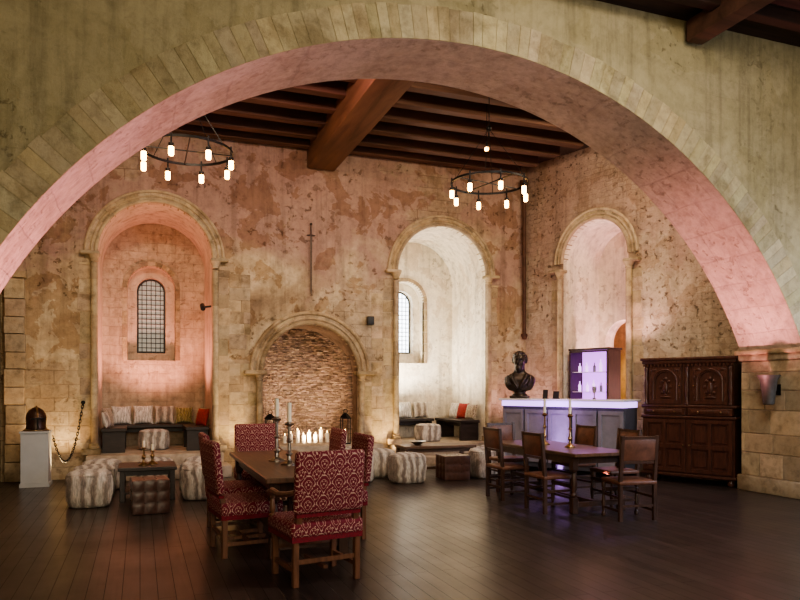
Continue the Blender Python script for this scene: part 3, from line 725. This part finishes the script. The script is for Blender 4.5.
for i in range(n):
    p,q=pts[i],pts[i+1]; d=(q-p); mid=(p+q)/2; dn=d.normalized(); side=dn.cross(Vector((0,1,0))).normalized() if i%2 else dn.cross(dn.cross(Vector((0,1,0)))).normalized()
    L_=d.length*.72
    m.tube([mid+dn*L_*math.cos(x)+side*.016*math.sin(x) for x in [2*PI*j/10 for j in range(10)]],.007,5,closed=True)
o=m.build('hanging_chain',M['black']); tag(o,'black iron chain drooping between the plinth and a wall hook','chain')
m=MB(); m.cyl((-.93,13.42,1.33),(-.93,13.34,1.33),.035); m.tube([(-.93,13.36,1.33),(-.93,13.30,1.33),(-.93,13.28,1.30),(-.93,13.30,1.275)],.01,8); o=m.build('wall_hook',M['black']); tag(o,'black iron hook on the wall left of the left alcove holding the chain','hook')
# sword
t=empty('wall_sword',(3.12,13.37,3.36),0,'long thin sword hung point down on the wall above the fireplace','sword')
m=MB(); w=.022
v=[m.bm.verts.new(p) for p in ((-w,0,1.18),(0,-.006,1.18),(w,0,1.18),(0,.006,1.18),(-w*.7,0,.12),(0,-.005,.12),(w*.7,0,.12),(0,.005,.12),(0,0,0))]
for q in ((0,1,5,4),(1,2,6,5),(2,3,7,6),(3,0,4,7)): m.bm.faces.new([v[i] for i in q])
for q in ((4,5,8),(5,6,8),(6,7,8),(7,4,8)): m.bm.faces.new([v[i] for i in q])
m.build('blade',M['rust'],t)
m=MB(); m.tube([(-.085,0,1.19),(0,0,1.20),(.085,0,1.19)],[.009,.012,.009],8); m.build('crossguard',M['rust'],t)
m=MB(); m.lathe([(.013,1.2),(.017,1.28),(.012,1.39)],seg=12); m.build('grip',M['leather'],t)
m=MB(); m.sph((0,0,1.41),.026); m.build('pommel',M['rust'],t)
m=MB(); m.box((4.30,13.27,2.92),(.13,.12,.17),bev=.012); m.box((4.30,13.36,2.92),(.04,.08,.04)); o=m.build('wall_speaker',M['blackplastic']); tag(o,'small black speaker box on the wall above the fireplace shoulder','speaker')
m=MB(); m.cyl((1.13,13.6,3.10),(1.26,13.6,3.12),.02); m.cyl((1.10,13.5,3.06),(1.10,13.68,3.14),.045); o=m.build('spotlight_can',M['blackplastic']); tag(o,'small black spotlight on the right jamb of the left alcove','spotlight')
for x,l in ((2.27,'black iron candle lantern on the left of the hearth'),(3.72,'black iron candle lantern on the right of the hearth')):
    t=empty('iron_lantern',(x,13.05,.5),0,l,'lantern','candle lanterns on the hearth')
    m=MB(); m.box((0,0,.012),(.17,.17,.024)); m.box((0,0,.50),(.17,.17,.02))
    for sx in (-1,1):
        for sy in (-1,1): m.box((sx*.075,sy*.075,.25),(.014,.014,.5))
    m.lathe([(.11,.51),(.05,.58),(.02,.60)],seg=4); m.build('frame',M['black'],t)
    m=MB(); m.tube([(.04*math.cos(a),0,.63+.04*math.sin(a)) for a in [2*PI*i/14 for i in range(14)]],.006,6,closed=True); m.build('handle',M['black'],t)
    m=MB(); m.cyl((0,0,.024),(0,0,.24),.035); c_=m.build('candle',M['candle'],t)
    m=MB(); m.sph((0,0,.265),(.009,.009,.022),10); m.build('flame',M['flame'],c_)
hs=[(2.66,.14),(2.78,.18),(2.90,.24),(3.02,.15),(3.14,.20),(3.26,.16),(3.38,.25),(3.50,.18),(3.61,.21)]
places=['leftmost','second from the left','third from the left','fourth from the left','fifth from the left','sixth from the left','tallest, seventh from the left','eighth from the left','rightmost']
for (x,h),pl in zip(hs,places):
    t=empty('pillar_candle',(x,13.62+random.uniform(-.04,.04),.5),0,'cream pillar candle in the fireplace, '+pl+' of the row','candle','pillar candles in the fireplace')
    m=MB(); m.cyl((0,0,0),(0,0,h),.038,seg=16); m.build('wax',M['candle'],t)
    m=MB(); m.cyl((0,0,h),(0,0,h+.012),.003,seg=6); m.build('wick',M['black'],t)
    m=MB(); m.sph((0,0,h+.028),(.008,.008,.020),10); m.build('flame',M['flame'],t)
def chandelier(label,x,y):
    t=empty('ring_chandelier',(x,y,4.80),0,label,'chandelier','iron ring chandeliers')
    r=.60
    m=MB(); m.lathe([(r-.007,-.017),(r+.007,-.017),(r+.007,.017),(r-.007,.017),(r-.007,-.017)],seg=48,cap=False); m.build('ring',M['black'],t)
    for k in range(4):
        a=PI/4+k*PI/2; m=MB(); m.cyl((r*math.cos(a),r*math.sin(a),.01),(0,0,.85),.005,seg=6); m.build('suspension_rod',M['black'],t)
    m=MB(); m.sph((0,0,.86),(.04,.04,.05)); m.cyl((0,0,.88),(0,0,1.59),.008,seg=8); m.cyl((0,0,1.54),(0,0,1.6),.06,seg=16); m.build('ceiling_rod',M['black'],t)
    m=MB(); m.box((0,0,0),(2*r,.014,.014)); m.box((0,0,0),(.014,2*r,.014)); m.build('cross_brace',M['black'],t)
    for k in range(8):
        a=PI/8+k*PI/4; px,py=r*math.cos(a),r*math.sin(a)
        m=MB(); m.cyl((px,py,.05),(px,py,-.10),.012,seg=8); m.lathe([(.012,-.09),(.034,-.10),(.036,-.135),(.034,-.145)],(px,py,0),12); h=m.build('lamp_holder',M['black'],t)
        m=MB(); m.lathe([(.030,-.145),(.034,-.15),(.034,-.245),(.026,-.26)],(px,py,0),12); m.build('bulb',M['bulb'],h)
    return t
c=chandelier('black iron ring chandelier with eight glowing lamps, over the long crimson chaired table side',.60,9.9)
c2=copy_tree(c); c2.location=(5.14,9.82,4.80); c2.rotation_euler=(0,0,.2); c2['label']='black iron ring chandelier with eight glowing lamps, in front of the wall near the bar'
t=empty('pendant_lamp',(5.45,10.5,5.62),0,'tiny bare bulb hanging just above the chandelier near the bar','pendant lamp')
m=MB(); m.cyl((0,0,.06),(0,0,.74),.005,seg=6); m.build('cord',M['black'],t); m=MB(); m.cyl((0,0,0),(0,0,.07),.022,seg=12); m.build('socket',M['black'],t); m=MB(); m.sph((0,0,-.03),.035,14); m.build('bulb',M['bulb'],t)
t=empty('pier_uplighter',(8.62,7.72,1.56),0,'tapered dark metal bucket shaped uplighter on the pier beside the cupboard','uplighter')
m=MB(); m.lathe([(.055,-.22),(.075,-.21),(.095,-.05),(.12,.14),(.155,.20),(.16,.215),(.145,.215),(.11,.13),(.08,-.05)],seg=24); m.build('cup',M['galv'],t)
m=MB(); m.box((.135,0,0),(.08,.03,.03)); m.box((.172,0,0),(.02,.10,.16)); m.build('bracket',M['black'],t)
# bar
BR=math.atan2(-.887,.461)
t=empty('bar_counter',(7.41,11.08,0),BR,'grey panelled bar counter with glowing violet edge and white top','bar counter')
bh=1.38; bw=2.54
bx('body',M['barfront'],t,(0,0,(bh-.14)/2+.05),(bw-.06,.50,bh-.24),None,.004,1)
bx('base',M['black'],t,(0,.02,.04),(bw-.12,.46,.08))
bx('countertop',M['bartop'],t,(0,0,bh-.02),(bw,.72,.035),None,.006,1)
bx('light_strip',M['led'],t,(0,-.01,bh-.09),(bw-.08,.58,.10))
for i in range(5):
    x=-bw/2+.03+(bw-.06)*(i+.5)/5; m=MB(); pw=(bw-.06)/5-.04
    m.box((x,-.252,(.2+bh-.2)/2),(pw,.012,bh-.42)); m.plate([(x-pw/2,.2),(x+pw/2,.2),(x+pw/2,bh-.2),(x-pw/2,bh-.2)],[[(x-pw/2+.06,.27),(x+pw/2-.06,.27),(x+pw/2-.06,bh-.27),(x-pw/2+.06,bh-.27)]],-.03,fXZ(-.252)); m.build('front_panel',M['barpanel'],t)
def barpt(lx,ly): return (7.41+.461*lx+.887*ly,11.08-.887*lx+.461*ly)
for lx,ly,w,h,l in ((-.45,.0,.10,.16,'small dark menu holder left of centre on the bar'),(-.25,.05,.12,.13,'small dark menu holder near the middle of the bar')):
    x,y=barpt(lx,ly); m=MB(); m.box((0,0,h/2+.01),(w,.012,h),rot=(R(-8),0,0)); m.box((0,0,.006),(w,.06,.012)); o=m.build('menu_holder',M['blackplastic']); o.location=(x,y,bh); o.rotation_euler=(0,0,BR); tag(o,l,'menu holder')
x,y=barpt(.55,0); m=MB(); m.lathe([(.03,0),(.035,.01),(.012,.03),(.012,.10),(.03,.13),(.042,.18),(.04,.23)],seg=16); o=m.build('metal_goblet',M['pewter']); o.location=(x,y,bh); tag(o,'small metal goblet on the right half of the bar','goblet')
# bust
x,y=barpt(-1.02,.0)
t=empty('bronze_bust',(x,y,bh),R(-38),'dark bronze bust of a bearded man on the left end of the bar','bust')
t.scale=(1.06,1.06,1.06)
m=MB(); m.box((0,0,.025),(.34,.26,.05),bev=.01); m.lathe([(.15,.05),(.14,.07),(.11,.09),(.11,.11),(.14,.15)],seg=20); m.build('socle',M['bronze'],t)
m=MB(); m.loft([(.13,.12,.09,.0),(.15,.20,.11,0),(.20,.245,.125,0),(.27,.275,.14,0),(.34,.285,.145,.005),(.385,.275,.135,.01),(.42,.235,.12,.01),(.45,.165,.105,.01),(.48,.12,.095,.005),(.52,.095,.09,0),(.60,.088,.09,.0)])
hz=.675
m.sph((0,.02,hz+.04),(.122,.145,.140),24); m.sph((0,-.035,hz-.045),(.092,.095,.10)); m.sph((0,-.085,hz-.12),(.068,.062,.08)); m.sph((0,-.07,hz-.17),(.05,.05,.06)); m.sph((0,.01,hz-.06),(.095,.10,.10))
m.sph((0,-.122,hz+.048),(.078,.03,.014)); m.sph((0,-.142,hz+.002),(.016,.030,.042)); m.sph((0,-.156,hz-.020),(.022,.022,.016))
m.sph((-.122,.02,hz),(.018,.03,.042)); m.sph((.122,.02,hz),(.018,.03,.042))
m.sph((-.052,-.085,hz-.018),(.03,.032,.028)); m.sph((.052,-.085,hz-.018),(.03,.032,.028))
m.sph((0,-.132,hz-.052),(.052,.022,.012)); m.sph((0,-.125,hz-.085),(.035,.02,.010))
rs=random.getstate(); random.seed(2)
for i in range(80):
    a=random.uniform(0,2*PI); e=random.uniform(-.3,1.35); px=.120*math.cos(a)*math.cos(e); py=.02+.145*math.sin(a)*math.cos(e); pz=hz+.04+.140*math.sin(e)
    if py<-.02 and pz<hz+.125: continue
    m.sph((px,py,pz),(.03,.03,.024),10)
random.setstate(rs)
for s_ in (-1,1):
    m.tube([(s_*.15,-.10,.44),(s_*.12,-.135,.36),(s_*.07,-.145,.28),(s_*.02,-.14,.19)],[.03,.034,.032,.026],8)
    m.tube([(s_*.20,-.09,.42),(s_*.21,-.12,.33),(s_*.17,-.13,.24)],[.02,.024,.02],8)
o=m.build('figure',M['bronze'],t,recalc=False,smooth=80); md=o.modifiers.new('r','REMESH'); md.mode='VOXEL'; md.voxel_size=.008; md.use_smooth_shade=True
md=o.modifiers.new('s','SMOOTH'); md.iterations=3; md.factor=.5
# drinks cabinet
lcx,lcy=1.62,.26
wx,wy,_=rl(lcx,lcy,0)
t=empty('glazed_drinks_cabinet',(wx,wy,0),RW,'dark framed drinks cabinet glowing violet inside the right hand alcove','cabinet')
cw,cd,ch=.94,.40,2.38
m=MB(); m.box((0,0,.55),(cw,cd,1.1)); m.box((-cw/2+.015,0,1.72),(.03,cd,1.24)); m.box((cw/2-.015,0,1.72),(.03,cd,1.24)); m.box((0,0,ch-.02),(cw+.04,cd+.04,.04)); m.box((0,cd/2-.012,1.72),(cw,.02,1.24)); m.build('carcass',M['cupdark'],t)
bx('lit_back',M['violet'],t,(0,cd/2-.03,1.72),(cw-.08,.012,1.2))
for z in (1.12,1.50,1.90): bx('shelf',M['bartop'],t,(0,0,z),(cw-.07,cd-.08,.015))
m=MB(); q=cw/2-.005; m.plate([(-q,1.11),(q,1.11),(q,2.33),(-q,2.33)],[[(-q+.03,1.14),(q-.03,1.14),(q-.03,2.30),(-q+.03,2.30)]],-.025,fXZ(-cd/2)); d_=m.build('door',M['cupdark'],t)
m=MB(); m.sph((q-.015,-cd/2-.035,1.65),.014,10); m.build('knob',M['brass'],d_)
for r_,z in enumerate((1.128,1.508,1.908)):
    for k in range(5):
        lx=-.34+k*.17+random.uniform(-.015,.015); h=random.uniform(.18,.27)
        m=MB(); m.lathe([(.028,0),(.030,.01),(.030,h*.6),(.011,h*.75),(.011,h*.95),(.014,h)],seg=12); o=m.build('bottle',M['bottle_glow'] if (k+r_)%4 else M['barpanel'])
        o.location=rl(lcx+lx,lcy-.03,z)
        tag(o,'bottle on the %s violet lit shelf of the drinks cabinet'%(('lowest','middle','top')[r_]),'bottle','bottles on the %s shelf of the drinks cabinet'%(('lowest','middle','top')[r_]))
# court cupboard
CRZ=math.atan2(-.892,.452)
t=empty('court_cupboard',(8.71,9.32,0),CRZ,'tall carved dark oak cupboard with arched upper doors beside the pier','cupboard')
W,D,HH=1.50,.50,2.10; f0=-D/2; y1=f0
m=MB(); m.box((0,0,.60),(W,D,.98)); m.box((0,0,1.60),(W-.06,D-.04,.92)); m.build('body',M['cupboard'],t)
m=MB(); m.box((0,0,2.07),(W+.08,D+.08,.05),bev=.012); m.box((0,0,2.02),(W+.03,D+.03,.06),bev=.01)
for k in range(24): m.box((-W/2+.03+k*(W-.06)/23,f0-.018,1.965),(.03,.03,.035))
m.build('cornice',M['cupboard'],t)
for z,e in ((1.10,.06),(.14,.05),(1.28,.02)): bx('moulding',M['cupboard'],t,(0,0,z),(W+.05,D+e,.045),None,.01)
for sx in (-1,1):
    for sy in (-1,1): m=MB(); m.lathe([(.03,0),(.055,.02),(.06,.06),(.04,.10),(.04,.12)],(sx*(W/2-.08),sy*(D/2-.07),0),16); m.build('foot',M['cupboard'],t)
for (a,b) in ((-.64,-.09),(.09,.64)):
    cx=(a+b)/2; hw=.17; m=MB()
    m.plate([(a,1.32),(b,1.32),(b,1.93),(a,1.93)],[arch(cx,hw,1.39,1.69,14)],-.03,fXZ(y1+.02)); m.tube([(cx-(hw+.03)*math.cos(PI*i/16),y1-.012,1.69+(hw+.03)*math.sin(PI*i/16)) for i in range(17)],.012,8)
    for sx in (-1,1): m.cyl((cx+sx*(hw+.03),y1-.012,1.38),(cx+sx*(hw+.03),y1-.012,1.69),.012,seg=8); m.box((cx+sx*(hw+.03),y1-.012,1.70),(.05,.03,.02))
    for sx in (-1,1):
        for k in range(5): m.sph((cx+sx*.245,y1-.010,1.40+k*.115),(.016,.010,.040),8)
    for sx in (-1,1): m.sph((cx+sx*.19,y1-.010,1.885),(.045,.010,.022),8)
    d_=m.build('door',M['cupboard'],t)
    m=MB(); m.sph((cx,y1+.01,1.58),(.04,.025,.10)); m.sph((cx,y1+.008,1.74),(.03,.02,.03))
    for k in range(8):
        a_=2*PI*k/8; m.sph((cx+.085*math.cos(a_),y1+.010,1.60+.13*math.sin(a_)),(.026,.014,.026),8)
    m.sph((cx,y1+.008,1.43),(.09,.016,.018)); m.build('carving',M['cupboard'],d_)
    m=MB(); m.sph(((b-.025 if a<0 else a+.025),y1-.03,1.62),.014,10); m.build('knob',M['brass'],d_)
for cx in (-.69,0,.69):
    m=MB(); m.lathe([(.03,0),(.032,.03),(.02,.06),(.028,.15),(.036,.3),(.022,.45),(.03,.50),(.022,.53),(.032,.58),(.032,.62)],(cx,y1-.005,1.31),12); m.build('column',M['cupboard'],t)
for i,(a,b) in enumerate(((-.72,-.02),(.02,.72))):
    m=MB(); m.box(((a+b)/2,y1-.012,1.19),(b-a,.03,.12),bev=.006,seg=1); m.box(((a+b)/2,y1-.03,1.19),(b-a-.10,.02,.07),bev=.01); d_=m.build('drawer',M['cupboard'],t)
    for sx in (-.18,.18): m=MB(); m.sph(((a+b)/2+sx,y1-.05,1.19),.016,10); m.build('knob',M['brass'],d_)
for (a,b) in ((-.72,-.02),(.02,.72)):
    m=MB(); mx=(a+b)/2; hs_=[]
    for (p,q) in ((a+.06,mx-.025),(mx+.025,b-.06)):
        for (r_,s_) in ((.25,.58),(.65,1.0)): hs_.append([(p,r_),(q,r_),(q,s_),(p,s_)])
    m.plate([(a,.19),(b,.19),(b,1.06),(a,1.06)],hs_,-.03,fXZ(y1)); d_=m.build('door',M['cupboard'],t)
    for h_ in hs_:
        xs=[p[0] for p in h_]; zs_=[p[1] for p in h_]; bx('panel',M['cupboard'],d_,(sum(xs)/4,y1-.006,sum(zs_)/4),(max(xs)-min(xs)-.07,.02,max(zs_)-min(zs_)-.07),None,.008,1)
    m=MB(); m.sph(((b-.03 if a<0 else a+.03),y1-.04,.64),.016,10); m.build('knob',M['brass'],d_)
# ================================================================ LIGHTS
def spot(loc,to,e,col,ang=90,rad=.1,blend=.6):
    l=bpy.data.lights.new('lamp','SPOT'); l.energy=e; l.color=col; l.spot_size=R(ang); l.spot_blend=blend; l.shadow_soft_size=rad
    o=bpy.data.objects.new('spot_lamp',l); COL.objects.link(o); o.location=loc; o.rotation_euler=(Vector(to)-Vector(loc)).to_track_quat('-Z','Y').to_euler(); return o
def area(loc,to,e,col,sx,sy):
    l=bpy.data.lights.new('lamp','AREA'); l.energy=e; l.color=col; l.shape='RECTANGLE'; l.size=sx; l.size_y=sy
    o=bpy.data.objects.new('unseen_area_light',l); COL.objects.link(o); o.location=loc; o.rotation_euler=(Vector(to)-Vector(loc)).to_track_quat('-Z','Y').to_euler(); return o
pink=(1,.40,.42); warm=(1,.79,.56); gold=(1,.68,.33)
spot((7.75,7.85,.5),(8.35,7.85,3.8),820,pink,62,.12,1)
spot((5.9,7.85,.4),(7.0,7.85,5.0),160,(1,.48,.44),60,.12,.9)
spot((-.6,7.85,.5),(-.9,7.85,4.0),820,pink,78,.12,1)
spot((3.0,7.85,.4),(3.0,7.85,5.6),150,(1,.56,.48),80,.12,.9)
for x in (0,7.2): area((x,8.6,6.0),(x-.2,13.4,1.6),115,warm,.8,.3)  # unseen warm areas behind the arch head, added to light the back wall
area((3.6,8.6,6.0),(3.4,13.4,1.6),80,warm,.8,.3)
area((2.2,8.6,6.0),(2.6,13.4,4.9),40,(1,.56,.54),.8,.3)  # unseen pinkish area, added to wash the upper back wall
spot((.28,14.2,.95),(.28,14.35,4.9),370,(1,.41,.31),120,.15)
spot((5.2,14.5,1.5),(6.6,14.3,3.6),290,(1,.91,.76),140,.2)
spot((5.25,14.7,1.0),(5.9,14.3,5),180,(1,.91,.76),130,.2)
spot(rl(1.9,.8,.6),rl(1.6,.7,4.5),500,(1,.53,.57),120,.15)
spot(rl(1.0,1.9,2.9),rl(1.8,2.9,1.2),160,(1,.66,.32),120,.15)
spot((3.13,13.42,.56),(3.13,14.5,1.5),210,(1,.74,.50),120,.12,.9)
for x,e in ((-1.25,110),(1.78,150),(4.55,150)): spot((x,12.95,.12),(x,13.42,4.6),e,gold,95,.08)
spot((7.2,12.75,.3),(8.1,12.9,5.5),150,(1,.50,.50),90,.1)
spot((8.3,10.6,2.2),(8.75,10.3,6.0),75,(1,.55,.52),110,.1)
bx_,by_=barpt(0,-.62); bx2,by2=barpt(0,-.27)
area((bx_,by_,1.02),(bx2,by2,1.16),10,(.66,.36,1.),.1,2.2)
area((9.5,2.0,3.2),(4,7,0),300,(.74,.82,1.),3,3)
area((9.55,5.3,2.4),(7,7.2,0),130,(.64,.76,1.),1.6,2.2)  # unseen cool area, added for the sheen on the right of the floor
area((1.0,-3.5,3.2),(4,7.3,3.8),510,(1,.86,.61),6,3)  # fill light added behind the camera to lift the near room
area((4.5,3.6,6.1),(6.0,8.9,.4),220,(1,.90,.80),2,1.2)  # overhead fill out of view, added to brighten the right hand table
w=bpy.data.worlds.new('World'); bpy.context.scene.world=w; w.use_nodes=True; w.node_tree.nodes['Background'].inputs[0].default_value=(.05,.045,.04,1); w.node_tree.nodes['Background'].inputs[1].default_value=.5
try: bpy.context.scene.view_settings.look='AgX - Medium High Contrast'
except Exception: pass
# ================================================================ CAMERA
cam=bpy.data.cameras.new('Camera'); co=bpy.data.objects.new('Camera',cam); COL.objects.link(co)
cam.lens=31.5; cam.sensor_width=36; cam.shift_y=87/800; cam.clip_end=100
co.location=(0,0,1.6); co.rotation_euler=(PI/2,0,-math.atan2(260,700))
bpy.context.scene.camera=co
